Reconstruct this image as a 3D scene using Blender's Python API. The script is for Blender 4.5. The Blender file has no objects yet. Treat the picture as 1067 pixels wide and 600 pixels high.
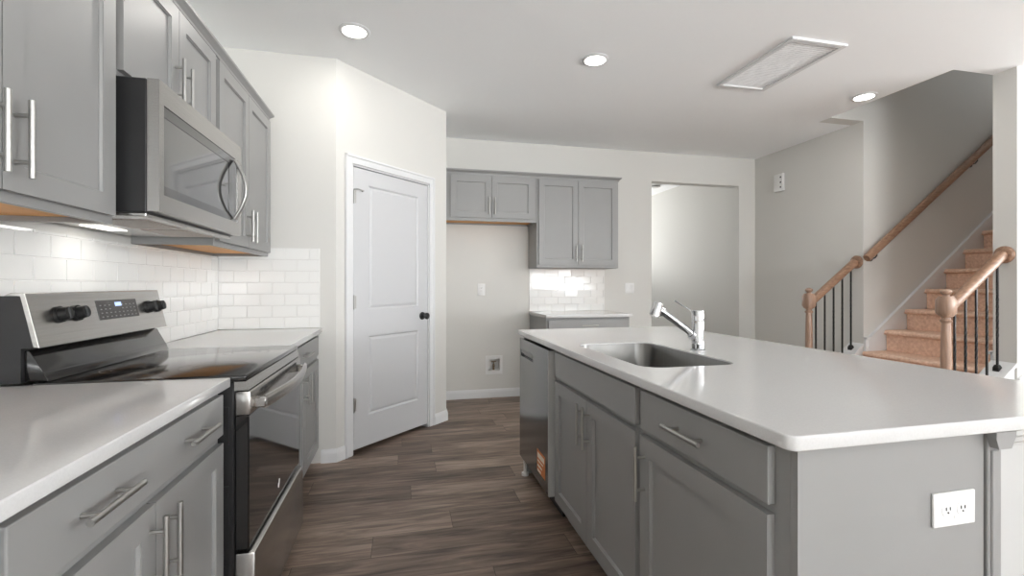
import bpy, bmesh, math, random
from mathutils import Vector, Matrix
random.seed(7)
PI = math.pi
SC = bpy.context.scene
COL = SC.collection

# ------------------------------------------------------------------ camera
FPX = 490.0
cam = bpy.data.cameras.new('camera'); camo = bpy.data.objects.new('camera', cam); COL.objects.link(camo)
camo.location = (0, 0, 1.205)
camo.rotation_euler = (PI/2, 0, -math.radians(13.119))
cam.sensor_width = 36.0; cam.lens = 36.0*FPX/1067.0
cam.shift_y = -3.5/1067.0
cam.clip_start = 0.02; cam.clip_end = 60
SC.camera = camo

# ------------------------------------------------------------------ world, daylight, exposure
SC.view_settings.view_transform = 'Standard'
SC.view_settings.look = 'None'
SC.view_settings.gamma = 1.0
SC.view_settings.use_curve_mapping = False
SC.view_settings.exposure = 0.82
SC.cycles.use_denoising = True
SC.cycles.max_bounces = 14
SC.cycles.diffuse_bounces = 8
SC.cycles.glossy_bounces = 6
SC.cycles.sample_clamp_indirect = 6
w = bpy.data.worlds.new('world'); SC.world = w; w.use_nodes = True
w.node_tree.nodes['Background'].inputs[0].default_value = (0.86, 0.93, 1.0, 1)
w.node_tree.nodes['Background'].inputs[1].default_value = 1.2

def daylight(name, loc, rot, sx, sy, power, col=(0.965, 0.985, 1.0)):
    l = bpy.data.lights.new(name, 'AREA'); l.shape = 'RECTANGLE'; l.size = sx; l.size_y = sy
    l.energy = power; l.color = col
    o = bpy.data.objects.new(name, l); o.location = loc; o.rotation_euler = rot; COL.objects.link(o)
    return o
# light coming through the living-room windows (behind the camera) and the hall window
TILT = math.radians(72)                   # window lamps aimed steeply up to brighten the ceiling
daylight('daylight_rear_window', (5.35, -5.90, 1.30), (PI/2+TILT, 0, 0), 2.2, 1.9, 135)
daylight('daylight_patio_door', (2.15, -5.90, 1.1), (PI/2+TILT, 0, 0), 2.3, 2.05, 320)
daylight('daylight_side_window', (8.50, -1.2, 1.45), (PI/2+TILT, 0, PI/2), 4.2, 1.7, 450)
daylight('daylight_hall_window', (3.0, 8.30, 1.45), (-PI/2-TILT, 0, 0), 1.2, 1.4, 30, (1.0, 0.985, 0.965))
daylight('stair_fill_light', (7.36, 3.06, 4.1), (PI/2, 0, PI/2), 0.8, 1.2, 6)  # unseen lamp added upstairs to brighten the stairwell
CAN_POWER = 2.0

# ------------------------------------------------------------------ materials
def srgb(r, g, b):
    f = lambda c: (c/255/12.92) if c/255 <= 0.04045 else ((c/255+0.055)/1.055)**2.4
    return (f(r), f(g), f(b), 1)

def mat(name, col, rough=0.5, metal=0.0, spec=0.5, noise=None, bump=None, coat=0.0, emit=None):
    m = bpy.data.materials.new(name); m.use_nodes = True
    nt = m.node_tree; b = nt.nodes['Principled BSDF']
    b.inputs['Roughness'].default_value = rough
    b.inputs['Metallic'].default_value = metal
    b.inputs['Specular IOR Level'].default_value = spec
    b.inputs['Coat Weight'].default_value = coat
    b.inputs['Coat Roughness'].default_value = 0.08
    b.inputs['Base Color'].default_value = col
    tc = nt.nodes.new('ShaderNodeTexCoord')
    if noise:                                   # (scale xyz, amount, detail)
        mp = nt.nodes.new('ShaderNodeMapping'); mp.inputs['Scale'].default_value = noise[0]
        nt.links.new(tc.outputs['Object'], mp.inputs[0])
        n = nt.nodes.new('ShaderNodeTexNoise'); n.inputs['Scale'].default_value = 1; n.inputs['Detail'].default_value = noise[2]
        nt.links.new(mp.outputs[0], n.inputs['Vector'])
        r = nt.nodes.new('ShaderNodeMapRange')
        r.inputs[1].default_value = 0.3; r.inputs[2].default_value = 0.7
        r.inputs[3].default_value = 1-noise[1]; r.inputs[4].default_value = 1+noise[1]
        nt.links.new(n.outputs['Fac'], r.inputs[0])
        mx = nt.nodes.new('ShaderNodeVectorMath'); mx.operation = 'SCALE'
        mx.inputs[0].default_value = col[:3]
        nt.links.new(r.outputs[0], mx.inputs['Scale'])
        nt.links.new(mx.outputs[0], b.inputs['Base Color'])
    if bump:                                    # (scale xyz, strength, distance)
        mp = nt.nodes.new('ShaderNodeMapping'); mp.inputs['Scale'].default_value = bump[0]
        nt.links.new(tc.outputs['Object'], mp.inputs[0])
        n = nt.nodes.new('ShaderNodeTexNoise'); n.inputs['Scale'].default_value = 1; n.inputs['Detail'].default_value = 4
        nt.links.new(mp.outputs[0], n.inputs['Vector'])
        bp = nt.nodes.new('ShaderNodeBump'); bp.inputs['Strength'].default_value = bump[1]; bp.inputs['Distance'].default_value = bump[2]
        nt.links.new(n.outputs['Fac'], bp.inputs['Height']); nt.links.new(bp.outputs[0], b.inputs['Normal'])
    if emit:
        b.inputs['Emission Color'].default_value = emit[0]; b.inputs['Emission Strength'].default_value = emit[1]
    return m

M = {}
M['wall'] = mat('wall_paint', srgb(212, 211, 207), 0.6, spec=0.3, bump=((60, 60, 60), 0.05, 0.002))
M['ceil'] = mat('ceiling_paint', srgb(248, 250, 251), 0.8, spec=0.2, bump=((80, 80, 80), 0.05, 0.002))
M['trim'] = mat('white_trim', srgb(220, 221, 222), 0.35)
M['door'] = mat('door_paint', srgb(200, 201, 203), 0.4)
M['cab'] = mat('grey_cabinet_paint', srgb(142, 142, 141), 0.36, noise=((6, 6, 6), 0.015, 2))
M['quartz'] = mat('white_quartz', srgb(202, 202, 202), 0.10, noise=((260, 260, 260), 0.03, 3))
M['steel'] = mat('brushed_steel', srgb(186, 184, 181), 0.27, 1.0, noise=((3, 3, 420), 0.09, 2), bump=((2, 2, 500), 0.04, 0.001))
M['dwsteel'] = mat('dishwasher_steel', srgb(132, 133, 134), 0.16, 1.0, noise=((3, 3, 300), 0.05, 2))
M['nickel'] = mat('satin_nickel', srgb(178, 177, 174), 0.4, 1.0)
M['chrome'] = mat('chrome', srgb(196, 197, 199), 0.06, 1.0)
M['sink'] = mat('sink_steel', srgb(128, 127, 125), 0.3, 1.0, noise=((8, 300, 8), 0.08, 2))
M['glass_black'] = mat('black_glass', srgb(24, 23, 23), 0.15, spec=0.6, coat=0.35)
M['glass_mw'] = mat('microwave_glass', srgb(58, 58, 58), 0.05, spec=0.8, coat=1.0)
M['mw_border'] = mat('microwave_glass_border', srgb(24, 24, 24), 0.08, spec=0.7, coat=0.6)
M['black'] = mat('black_enamel', srgb(30, 30, 31), 0.38)
M['blacksoft'] = mat('black_plastic', srgb(24, 24, 25), 0.5)
M['display'] = mat('display_panel', srgb(58, 56, 55), 0.25, noise=((400, 400, 400), 0.25, 2))
M['led'] = mat('clock_led', srgb(40, 60, 110), 0.4, emit=((0.45, 0.6, 1.0, 1), 0.9))
M['iron'] = mat('black_iron', srgb(22, 21, 21), 0.45)
M['under'] = mat('maple_underside', srgb(222, 158, 84), 0.5, noise=((3, 30, 30), 0.10, 4))
M['plastic'] = mat('white_plastic', srgb(226, 226, 225), 0.35)
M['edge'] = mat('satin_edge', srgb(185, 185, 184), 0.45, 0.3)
M['oven_glass'] = mat('oven_door_glass', srgb(22, 21, 21), 0.05, spec=0.7, coat=0.4)
M['knee'] = mat('wall_paint_darkened', srgb(182, 182, 181), 0.5)  # copy of the wall paint, darkened against strong light on the island end
M['slot'] = mat('dark_slot', srgb(40, 40, 40), 0.6)
M['grout'] = mat('grey_grout', srgb(222, 221, 219), 0.85)
M['tile'] = mat('white_glazed_tile', srgb(232, 232, 230), 0.07, spec=0.55)
M['filter'] = mat('grease_filter', srgb(170, 160, 152), 0.4, 0.7, noise=((300, 300, 300), 0.35, 3))
M['gunmetal'] = mat('dark_nickel', srgb(90, 90, 92), 0.3, 1.0)
M['sticker'] = mat('orange_sticker', srgb(206, 120, 60), 0.6)
M['stickerw'] = mat('sticker_print', srgb(240, 225, 205), 0.6)
M['lens'] = mat('lamp_lens', srgb(250, 248, 240), 0.4, emit=((1, 0.97, 0.90, 1), 5.0))
M['hoodlens'] = mat('hood_lens', srgb(250, 248, 240), 0.4, emit=((1, 0.96, 0.9, 1), 1.0))
M['louver'] = mat('grille_louver', srgb(244, 244, 244), 0.5)
M['grilleback'] = mat('grille_filter', srgb(240, 240, 240), 0.8, noise=((30, 12, 10), 0.12, 3))
M['brass'] = mat('valve_brass', srgb(150, 130, 105), 0.35, 0.8)
M['rubber'] = mat('grey_rubber', srgb(120, 120, 120), 0.7)

def wood_mat(name, c1, c2, axis_scale, rough=0.35):
    m = bpy.data.materials.new(name); m.use_nodes = True; nt = m.node_tree; b = nt.nodes['Principled BSDF']
    tc = nt.nodes.new('ShaderNodeTexCoord'); mp = nt.nodes.new('ShaderNodeMapping'); mp.inputs['Scale'].default_value = axis_scale
    nt.links.new(tc.outputs['Object'], mp.inputs[0])
    n = nt.nodes.new('ShaderNodeTexNoise'); n.inputs['Scale'].default_value = 1; n.inputs['Detail'].default_value = 6; n.inputs['Distortion'].default_value = 0.4
    nt.links.new(mp.outputs[0], n.inputs['Vector'])
    cr = nt.nodes.new('ShaderNodeValToRGB')
    cr.color_ramp.elements[0].color = c1; cr.color_ramp.elements[0].position = 0.3
    cr.color_ramp.elements[1].color = c2; cr.color_ramp.elements[1].position = 0.7
    nt.links.new(n.outputs['Fac'], cr.inputs[0]); nt.links.new(cr.outputs[0], b.inputs['Base Color'])
    b.inputs['Roughness'].default_value = rough
    return m
M['oak'] = wood_mat('stained_oak', srgb(130, 98, 78), srgb(170, 136, 112), (10, 60, 60))
M['oakpost'] = wood_mat('stained_oak_post', srgb(138, 110, 93), srgb(176, 146, 126), (60, 60, 6))

def carpet_mat():
    m = bpy.data.materials.new('tan_carpet'); m.use_nodes = True; nt = m.node_tree; b = nt.nodes['Principled BSDF']
    tc = nt.nodes.new('ShaderNodeTexCoord')
    n = nt.nodes.new('ShaderNodeTexNoise'); n.inputs['Scale'].default_value = 45; n.inputs['Detail'].default_value = 5
    n2 = nt.nodes.new('ShaderNodeTexNoise'); n2.inputs['Scale'].default_value = 400
    nt.links.new(tc.outputs['Object'], n.inputs['Vector']); nt.links.new(tc.outputs['Object'], n2.inputs['Vector'])
    cr = nt.nodes.new('ShaderNodeValToRGB')
    cr.color_ramp.elements[0].color = srgb(214, 177, 153); cr.color_ramp.elements[0].position = 0.3
    cr.color_ramp.elements[1].color = srgb(243, 212, 191); cr.color_ramp.elements[1].position = 0.7
    nt.links.new(n.outputs['Fac'], cr.inputs[0]); nt.links.new(cr.outputs[0], b.inputs['Base Color'])
    bp = nt.nodes.new('ShaderNodeBump'); bp.inputs['Strength'].default_value = 0.5; bp.inputs['Distance'].default_value = 0.004
    nt.links.new(n2.outputs['Fac'], bp.inputs['Height']); nt.links.new(bp.outputs[0], b.inputs['Normal'])
    b.inputs['Roughness'].default_value = 0.95; b.inputs['Specular IOR Level'].default_value = 0.1
    return m
M['carpet'] = carpet_mat()

def floor_mat():
    m = bpy.data.materials.new('plank_floor'); m.use_nodes = True; nt = m.node_tree; b = nt.nodes['Principled BSDF']
    L = nt.links.new
    tc = nt.nodes.new('ShaderNodeTexCoord')
    br = nt.nodes.new('ShaderNodeTexBrick')
    br.offset = 0.0; br.offset_frequency = 2; br.squash = 1.0
    br.inputs['Scale'].default_value = 1; br.inputs['Brick Width'].default_value = 1.22; br.inputs['Row Height'].default_value = 0.18
    br.inputs['Mortar Size'].default_value = 0.0012; br.inputs['Mortar Smooth'].default_value = 0.2; br.inputs['Bias'].default_value = 0
    br.inputs['Color1'].default_value = (0, 0, 0, 1); br.inputs['Color2'].default_value = (1, 1, 1, 1); br.inputs['Mortar'].default_value = (0.5, 0.5, 0.5, 1)
    sx = nt.nodes.new('ShaderNodeSeparateXYZ'); L(tc.outputs['Object'], sx.inputs[0])
    def mth(op, a, b=None):
        q = nt.nodes.new('ShaderNodeMath'); q.operation = op
        for k, v in enumerate((a, b)):
            if v is None: continue
            if isinstance(v, (int, float)): q.inputs[k].default_value = v
            else: L(v, q.inputs[k])
        return q.outputs[0]
    row = mth('FLOOR', mth('DIVIDE', sx.outputs[1], 0.18))
    wn = nt.nodes.new('ShaderNodeTexWhiteNoise'); wn.noise_dimensions = '1D'; L(row, wn.inputs['W'])
    xo = mth('ADD', sx.outputs[0], mth('MULTIPLY', wn.outputs['Value'], 1.22))
    cb_ = nt.nodes.new('ShaderNodeCombineXYZ'); L(xo, cb_.inputs[0]); L(sx.outputs[1], cb_.inputs[1])
    L(cb_.outputs[0], br.inputs['Vector'])
    mp = nt.nodes.new('ShaderNodeMapping'); mp.inputs['Scale'].default_value = (2.6, 26, 1)
    add = nt.nodes.new('ShaderNodeVectorMath'); add.operation = 'ADD'
    sc = nt.nodes.new('ShaderNodeVectorMath'); sc.operation = 'SCALE'; sc.inputs['Scale'].default_value = 7.0
    L(br.outputs['Color'], sc.inputs[0]); L(tc.outputs['Object'], add.inputs[0]); L(sc.outputs[0], add.inputs[1])
    L(add.outputs[0], mp.inputs[0])
    n = nt.nodes.new('ShaderNodeTexNoise'); n.inputs['Scale'].default_value = 1; n.inputs['Detail'].default_value = 8; n.inputs['Distortion'].default_value = 0.9; n.inputs['Roughness'].default_value = 0.62
    L(mp.outputs[0], n.inputs['Vector'])
    mp2 = nt.nodes.new('ShaderNodeMapping'); mp2.inputs['Scale'].default_value = (1.1, 5, 1); L(add.outputs[0], mp2.inputs[0])
    n2 = nt.nodes.new('ShaderNodeTexNoise'); n2.inputs['Scale'].default_value = 1; n2.inputs['Detail'].default_value = 3; n2.inputs['Distortion'].default_value = 1.2
    L(mp2.outputs[0], n2.inputs['Vector'])
    cr = nt.nodes.new('ShaderNodeValToRGB')
    e = cr.color_ramp.elements
    e[0].position = 0.33; e[0].color = srgb(78, 65, 57); e[1].position = 0.68; e[1].color = srgb(170, 150, 134)
    x = cr.color_ramp.elements.new(0.5); x.color = srgb(124, 107, 95)
    mixf = nt.nodes.new('ShaderNodeMath'); mixf.operation = 'MULTIPLY_ADD'; mixf.inputs[1].default_value = 0.68
    sub = nt.nodes.new('ShaderNodeMath'); sub.operation = 'MULTIPLY'; sub.inputs[1].default_value = 0.32
    L(n2.outputs['Fac'], sub.inputs[0]); L(n.outputs['Fac'], mixf.inputs[0]); L(sub.outputs[0], mixf.inputs[2])
    sepc = nt.nodes.new('ShaderNodeSeparateColor'); L(br.outputs['Color'], sepc.inputs[0])
    mr = nt.nodes.new('ShaderNodeMapRange'); mr.inputs[3].default_value = -0.07; mr.inputs[4].default_value = 0.07
    L(sepc.outputs[0], mr.inputs[0])
    a2 = nt.nodes.new('ShaderNodeMath'); a2.operation = 'ADD'; L(mixf.outputs[0], a2.inputs[0]); L(mr.outputs[0], a2.inputs[1])
    L(a2.outputs[0], cr.inputs[0])
    mx = nt.nodes.new('ShaderNodeMix'); mx.data_type = 'RGBA'; mx.inputs[7].default_value = srgb(46, 38, 33)
    L(br.outputs['Fac'], mx.inputs[0]); L(cr.outputs[0], mx.inputs[6]); L(mx.outputs[2], b.inputs['Base Color'])
    b.inputs['Roughness'].default_value = 0.42; b.inputs['Specular IOR Level'].default_value = 0.4
    bp = nt.nodes.new('ShaderNodeBump'); bp.inputs['Strength'].default_value = 0.12; bp.inputs['Distance'].default_value = 0.002
    L(n.outputs['Fac'], bp.inputs['Height']); L(bp.outputs[0], b.inputs['Normal'])
    return m
M['floor'] = floor_mat()

# ------------------------------------------------------------------ mesh helpers
class MB:
    def __init__(s): s.bm = bmesh.new()
    def box(s, x0, x1, y0, y1, z0, z1, b=0.0, seg=1):
        r = bmesh.ops.create_cube(s.bm, size=1.0)
        for v in r['verts']:
            v.co = Vector(((x0+x1)/2+v.co.x*(x1-x0), (y0+y1)/2+v.co.y*(y1-y0), (z0+z1)/2+v.co.z*(z1-z0)))
        if b > 0:
            es = list({e for v in r['verts'] for e in v.link_edges})
            bmesh.ops.bevel(s.bm, geom=es, offset=b, segments=seg, affect='EDGES', profile=0.5, clamp_overlap=True)
        return s
    def cyl(s, p0, p1, r0, r1=None, n=20):
        p0, p1 = Vector(p0), Vector(p1); d = p1-p0; r1 = r0 if r1 is None else r1
        q = Vector((0, 0, 1)).rotation_difference(d.normalized()).to_matrix().to_4x4()
        bmesh.ops.create_cone(s.bm, cap_ends=True, segments=n, radius1=r0, radius2=r1, depth=d.length,
                              matrix=Matrix.Translation((p0+p1)/2) @ q)
        return s
    def ring_loft(s, rings, cap0=True, cap1=True, closed=False):
        vs = [[s.bm.verts.new(p) for p in r] for r in rings]
        n = len(vs[0]); k = len(vs)
        for i in range(k if closed else k-1):
            a, c = vs[i], vs[(i+1) % k]
            for j in range(n):
                s.bm.faces.new((a[j], a[(j+1) % n], c[(j+1) % n], c[j]))
        if not closed:
            if cap0: s.bm.faces.new(vs[0][::-1])
            if cap1: s.bm.faces.new(vs[-1])
        return s
    def lathe(s, prof, c=(0, 0, 0), axis='Z', n=28):
        rings = []
        for r, h in prof:
            ring = []
            for k in range(n):
                a = 2*PI*k/n; u, v = max(r, 1e-5)*math.cos(a), max(r, 1e-5)*math.sin(a)
                p = {'Z': (u, v, h), 'X': (h, u, v), 'Y': (v, h, u)}[axis]
                ring.append(Vector(c)+Vector(p))
            rings.append(ring)
        return s.ring_loft(rings)
    def tube(s, pts, rx, rz=None, n=14, up=(0, 0, 1), power=1.0):
        """ellipse section swept along pts: rx across, rz along the up direction"""
        pts = [Vector(p) for p in pts]; rz = rx if rz is None else rz; rings = []
        for i, p in enumerate(pts):
            t = (pts[min(i+1, len(pts)-1)]-pts[max(i-1, 0)]).normalized()
            side = t.cross(Vector(up)).normalized(); u2 = side.cross(t).normalized()
            ring = []
            for k in range(n):
                a = 2*PI*k/n; ca, sa = math.cos(a), math.sin(a)
                ca = math.copysign(abs(ca)**power, ca); sa = math.copysign(abs(sa)**power, sa)
                ring.append(p+side*rx*ca+u2*rz*sa)
            rings.append(ring)
        return s.ring_loft(rings)
    def prism(s, poly, axis, a0, a1, b=0.0):
        """poly = 2D outline; axis 'X': (y,z), 'Y': (x,z), 'Z': (x,y)"""
        f = {'X': lambda p, a: (a, p[0], p[1]), 'Y': lambda p, a: (p[0], a, p[1]), 'Z': lambda p, a: (p[0], p[1], a)}[axis]
        before = set(s.bm.verts)
        s.ring_loft([[Vector(f(p, a0)) for p in poly], [Vector(f(p, a1)) for p in poly]])
        if b > 0:
            es = list({e for v in s.bm.verts if v not in before for e in v.link_edges})
            bmesh.ops.bevel(s.bm, geom=es, offset=b, segments=2, affect='EDGES', profile=0.5, clamp_overlap=True)
        return s
    def sweep(s, path, prof, z0=0.0):
        """profile (outward offset to the right of the path, height) swept along an open plan path, mitred"""
        path = [Vector((p[0], p[1])) for p in path]; n = len(path); rings = []
        for i, p in enumerate(path):
            d0 = (path[i]-path[i-1]).normalized() if i > 0 else (path[1]-path[0]).normalized()
            d1 = (path[i+1]-path[i]).normalized() if i < n-1 else d0
            n0 = Vector((d0.y, -d0.x)); n1 = Vector((d1.y, -d1.x))
            m = (n0+n1).normalized(); k = 1.0/max(0.2, m.dot(n0))
            rings.append([Vector((p.x+m.x*k*o, p.y+m.y*k*o, z0+h)) for o, h in prof])
        return s.ring_loft(rings)
    def panel(s, axis, pos0, pos1, a0, a1, z0, z1, holes=()):
        """wall slab with rectangular holes; axis = normal axis ('X' or 'Y')"""
        As = sorted({a0, a1, *[h[0] for h in holes], *[h[1] for h in holes]}); As = [a for a in As if a0 <= a <= a1]
        Zs = sorted({z0, z1, *[h[2] for h in holes], *[h[3] for h in holes]}); Zs = [z for z in Zs if z0 <= z <= z1]
        def solid(i, j):
            if i < 0 or j < 0 or i >= len(As)-1 or j >= len(Zs)-1: return False
            ca, cz = (As[i]+As[i+1])/2, (Zs[j]+Zs[j+1])/2
            return not any(h[0] < ca < h[1] and h[2] < cz < h[3] for h in holes)
        cache = {}
        def V(p, a, z):
            k = (p, a, z)
            if k not in cache: cache[k] = s.bm.verts.new((p, a, z) if axis == 'X' else (a, p, z))
            return cache[k]
        for i in range(len(As)-1):
            for j in range(len(Zs)-1):
                if not solid(i, j): continue
                A, B, Cc, D = As[i], As[i+1], Zs[j], Zs[j+1]
                for p in (pos0, pos1): s.bm.faces.new((V(p, A, Cc), V(p, B, Cc), V(p, B, D), V(p, A, D)))
                if not solid(i-1, j): s.bm.faces.new((V(pos0, A, Cc), V(pos1, A, Cc), V(pos1, A, D), V(pos0, A, D)))
                if not solid(i+1, j): s.bm.faces.new((V(pos0, B, Cc), V(pos1, B, Cc), V(pos1, B, D), V(pos0, B, D)))
                if not solid(i, j-1): s.bm.faces.new((V(pos0, A, Cc), V(pos1, A, Cc), V(pos1, B, Cc), V(pos0, B, Cc)))
                if not solid(i, j+1): s.bm.faces.new((V(pos0, A, D), V(pos1, A, D), V(pos1, B, D), V(pos0, B, D)))
        return s
    def move(s, mtx): s.bm.transform(mtx); return s
    def build(s, name, m, parent=None, smooth=35):
        bmesh.ops.recalc_face_normals(s.bm, faces=s.bm.faces[:])
        me = bpy.data.meshes.new(name); s.bm.to_mesh(me); s.bm.free()
        if smooth:
            me.polygons.foreach_set('use_smooth', [True]*len(me.polygons))
            me.set_sharp_from_angle(angle=math.radians(smooth))
        me.materials.append(M[m])
        o = bpy.data.objects.new(name, me); COL.objects.link(o)
        if parent: o.parent = parent
        return o

def tag(o, label, cat, group=None):
    o['label'] = label; o['category'] = cat
    if group: o['group'] = group
    return o
def thing(name, label, cat, loc=(0, 0, 0), rz=0.0, group=None):
    o = bpy.data.objects.new(name, None); COL.objects.link(o); o.location = loc; o.rotation_euler = (0, 0, rz)
    o.empty_display_size = 0.1
    return tag(o, label, cat, group)
def struct(o): o['kind'] = 'structure'; return o

def slab(name, outline, holes, z0, z1, m, bev=0.003, parent=None):
    """flat slab from closed outlines with eased edges (through a filled curve)"""
    cu = bpy.data.curves.new(name, 'CURVE'); cu.dimensions = '2D'; cu.fill_mode = 'BOTH'
    cu.extrude = (z1-z0)/2-bev; cu.bevel_depth = bev; cu.bevel_resolution = 2; cu.offset = -bev
    for pts in [outline]+list(holes):
        sp = cu.splines.new('POLY'); sp.points.add(len(pts)-1); sp.use_cyclic_u = True
        for p, q in zip(sp.points, pts): p.co = (q[0], q[1], 0, 1)
    o = bpy.data.objects.new(name, cu); COL.objects.link(o); bpy.context.view_layer.update()
    dg = bpy.context.evaluated_depsgraph_get()
    me = bpy.data.meshes.new_from_object(o.evaluated_get(dg)); bpy.data.objects.remove(o); bpy.data.curves.remove(cu)
    me.transform(Matrix.Translation((0, 0, (z0+z1)/2)))
    me.name = name; me.materials.clear(); me.materials.append(M[m])
    me.polygons.foreach_set('use_smooth', [True]*len(me.polygons)); me.set_sharp_from_angle(angle=math.radians(40))
    o = bpy.data.objects.new(name, me); COL.objects.link(o)
    if parent: o.parent = parent
    return o
def rrect(x0, x1, y0, y1, r, n=6, corners=(1, 1, 1, 1)):
    pts = []
    for (cx, cy, a0, use) in ((x1-r, y1-r, 0, corners[0]), (x0+r, y1-r, PI/2, corners[1]), (x0+r, y0+r, PI, corners[2]), (x1-r, y0+r, 1.5*PI, corners[3])):
        if use:
            for k in range(n+1):
                a = a0+PI/2*k/n; pts.append((cx+r*math.cos(a), cy+r*math.sin(a)))
        else:
            a = a0+PI/4; pts.append((cx+r*math.copysign(1, math.cos(a)), cy+r*math.copysign(1, math.sin(a))))
    return pts

# ================================================================== ROOM SHELL
H = 2.743
XL, YB, YP = -1.165, 4.95, 3.39           # left wall face, back wall face, pantry front wall face
XR = 4.22; YS = 3.555; YN = 2.56          # stair-side wall face, stair far wall face, stair near wall (stair side) face
struct(MB().box(-1.4, 8.8, -6.2, 8.5, -0.06, 0).build('floor', 'floor', smooth=0))
# ceiling with the stair opening
c = MB()
c.box(-1.4, 3.84, -6.2, 8.5, H, H+0.10); c.box(3.84, 8.8, -6.2, 2.42, H, H+0.10); c.box(3.84, 4.22, 2.42, YN, H, H+0.10); c.box(3.84, 7.4, YS+0.127, 8.5, H, H+0.10)
struct(c.build('ceiling', 'ceil', smooth=0))
struct(MB().box(3.72, 7.4, 2.40, 3.70, 5.3, 5.4).build('ceiling_upper', 'ceil', smooth=0))
struct(MB().panel('X', XL-0.12, XL, -6.1, 5.2, 0, H).build('wall_left', 'wall', smooth=0))
struct(MB().panel('Y', YP, YP+0.11, XL, -0.44, 0, H).build('wall_pantry', 'wall', smooth=0))
S2 = math.sqrt(0.5)
DM = Matrix.Translation((-0.44, YP, 0)) @ Matrix.Rotation(PI/4, 4, 'Z')     # diagonal wall frame: x along wall, -y towards the kitchen
dw = MB().panel('Y', 0.0, 0.11, 0.0, 1.16, 0, H, holes=[(0.135, 0.93, -1, 2.055)]); dw.move(DM)
struct(dw.build('wall_diagonal', 'wall', smooth=0))
xc, yc = -0.44+1.16*S2, YP+1.16*S2
struct(MB().panel('X', xc-0.11, xc, yc, YB, 0, H).build('wall_alcove', 'wall', smooth=0))
BX0, BX1, BZ0, BZ1 = 0.889, 1.023, 0.280, 0.413    # recess of the icemaker box
struct(MB().panel('Y', YB, YB+0.12, XL, XR+0.1, 0, H, holes=[(2.817, 3.992, -1, 2.405), (BX0, BX1, BZ0, BZ1)]).build('wall_back', 'wall', smooth=0))
struct(MB().panel('X', XR, XR+0.12, YS+0.125, YB, 0, H).build('wall_right', 'wall', smooth=0))
st = MB().panel('Y', YS, YS+0.125, XR, 7.3, 0, 5.3); st.box(3.84, XR, YS, YS+0.125, H, 5.3)
struct(st.build('wall_stair', 'wall', smooth=0))
sn = MB().panel('Y', 2.42, YN, XR, 8.52, 0, 5.3); sn.box(3.84, XR, 2.42, YN, H+0.10, 5.3)
struct(sn.build('wall_stair_near', 'wall', smooth=0))
struct(MB().panel('X', 3.72, 3.84, 2.42, YS+0.125, H+0.10, 5.3).build('wall_upper', 'wall', smooth=0))
struct(MB().panel('X', 7.2, 7.32, 2.42, YS+0.125, 0, 5.3, holes=[(2.66, 3.46, 3.5, 4.7)]).build('wall_stair_end', 'wall', smooth=0))
# hall beyond the opening
struct(MB().panel('X', 4.20, 4.32, YB+0.12, 8.2, 0, H).build('wall_hall_right', 'wall', smooth=0))
struct(MB().panel('X', 1.7, 1.82, YB+0.12, 8.2, 0, H).build('wall_hall_left', 'wall', smooth=0))
struct(MB().panel('Y', 8.2, 8.32, 1.7, 4.32, 0, H, holes=[(2.4, 3.6, 0.75, 2.15)]).build('wall_hall_end', 'wall', smooth=0))
# living area behind the camera
struct(MB().panel('Y', -5.92, -5.8, -1.3, 8.52, 0, H, holes=[(4.25, 6.45, 0.35, 2.25), (1.0, 3.3, 0.03, 2.08)]).build('wall_rear', 'wall', smooth=0))
struct(MB().panel('X', 8.4, 8.52, -5.8, 2.42, 0, H, holes=[(-3.3, 0.9, 0.6, 2.3)]).build('wall_living', 'wall', smooth=0))
def window(name, axis, pos, a0, a1, z0, z1, nv, nh):
    m = MB(); t = 0.05
    def bx(a, b, c0, d):
        if axis == 'Y': m.box(a, b, pos-0.03, pos+0.03, c0, d)
        else: m.box(pos-0.03, pos+0.03, a, b, c0, d)
    bx(a0, a0+t, z0, z1); bx(a1-t, a1, z0, z1); bx(a0+t, a1-t, z0, z0+t); bx(a0+t, a1-t, z1-t, z1)
    for k in range(1, nv): x = a0+(a1-a0)*k/nv; bx(x-0.03, x+0.03, z0+t, z1-t)
    for k in range(1, nh):
        z = z0+(z1-z0)*k/nh
        for q in range(nv): bx(a0+(a1-a0)*q/nv+0.05, a0+(a1-a0)*(q+1)/nv-0.05, z-0.02, z+0.02)
    struct(m.build(name, 'trim', smooth=0))
window('window_1', 'Y', -5.84, 4.25, 6.45, 0.35, 2.25, 2, 2)
window('window_2', 'Y', -5.84, 1.0, 3.3, 0.03, 2.08, 2, 1)
window('window_3', 'X', 8.44, -3.3, 0.9, 0.6, 2.3, 3, 2)
window('added_stair_window', 'X', 7.26, 2.66, 3.46, 3.5, 4.7, 1, 2)  # unseen upstairs window, added to go with the stairwell fill lamp
window('window_4', 'Y', 8.24, 2.4, 3.6, 0.75, 2.15, 2, 2)

# baseboards
BBP = [(0, 0), (0.015, 0), (0.015, 0.065), (0.011, 0.080), (0.006, 0.090), (0, 0.090)]
def dpt(s): return (-0.44+s*S2, YP+s*S2)
struct(MB().sweep([(-0.535, YP), (-0.44, YP), dpt(0.068)], BBP).build('baseboard_pantry', 'trim', smooth=0))
struct(MB().sweep([dpt(0.997), (xc, yc), (xc, YB), (1.335, YB)], BBP).build('baseboard_alcove', 'trim', smooth=0))
struct(MB().sweep([(2.245, YB), (2.815, YB)], BBP).build('baseboard_back', 'trim', smooth=0))
struct(MB().sweep([(3.994, YB), (XR, YB), (XR, YS+0.128)], BBP).build('baseboard_right', 'trim', smooth=0))
struct(MB().sweep([(4.2, 8.2), (4.2, YB+0.12)], BBP).build('baseboard_hall', 'trim', smooth=0))

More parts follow.
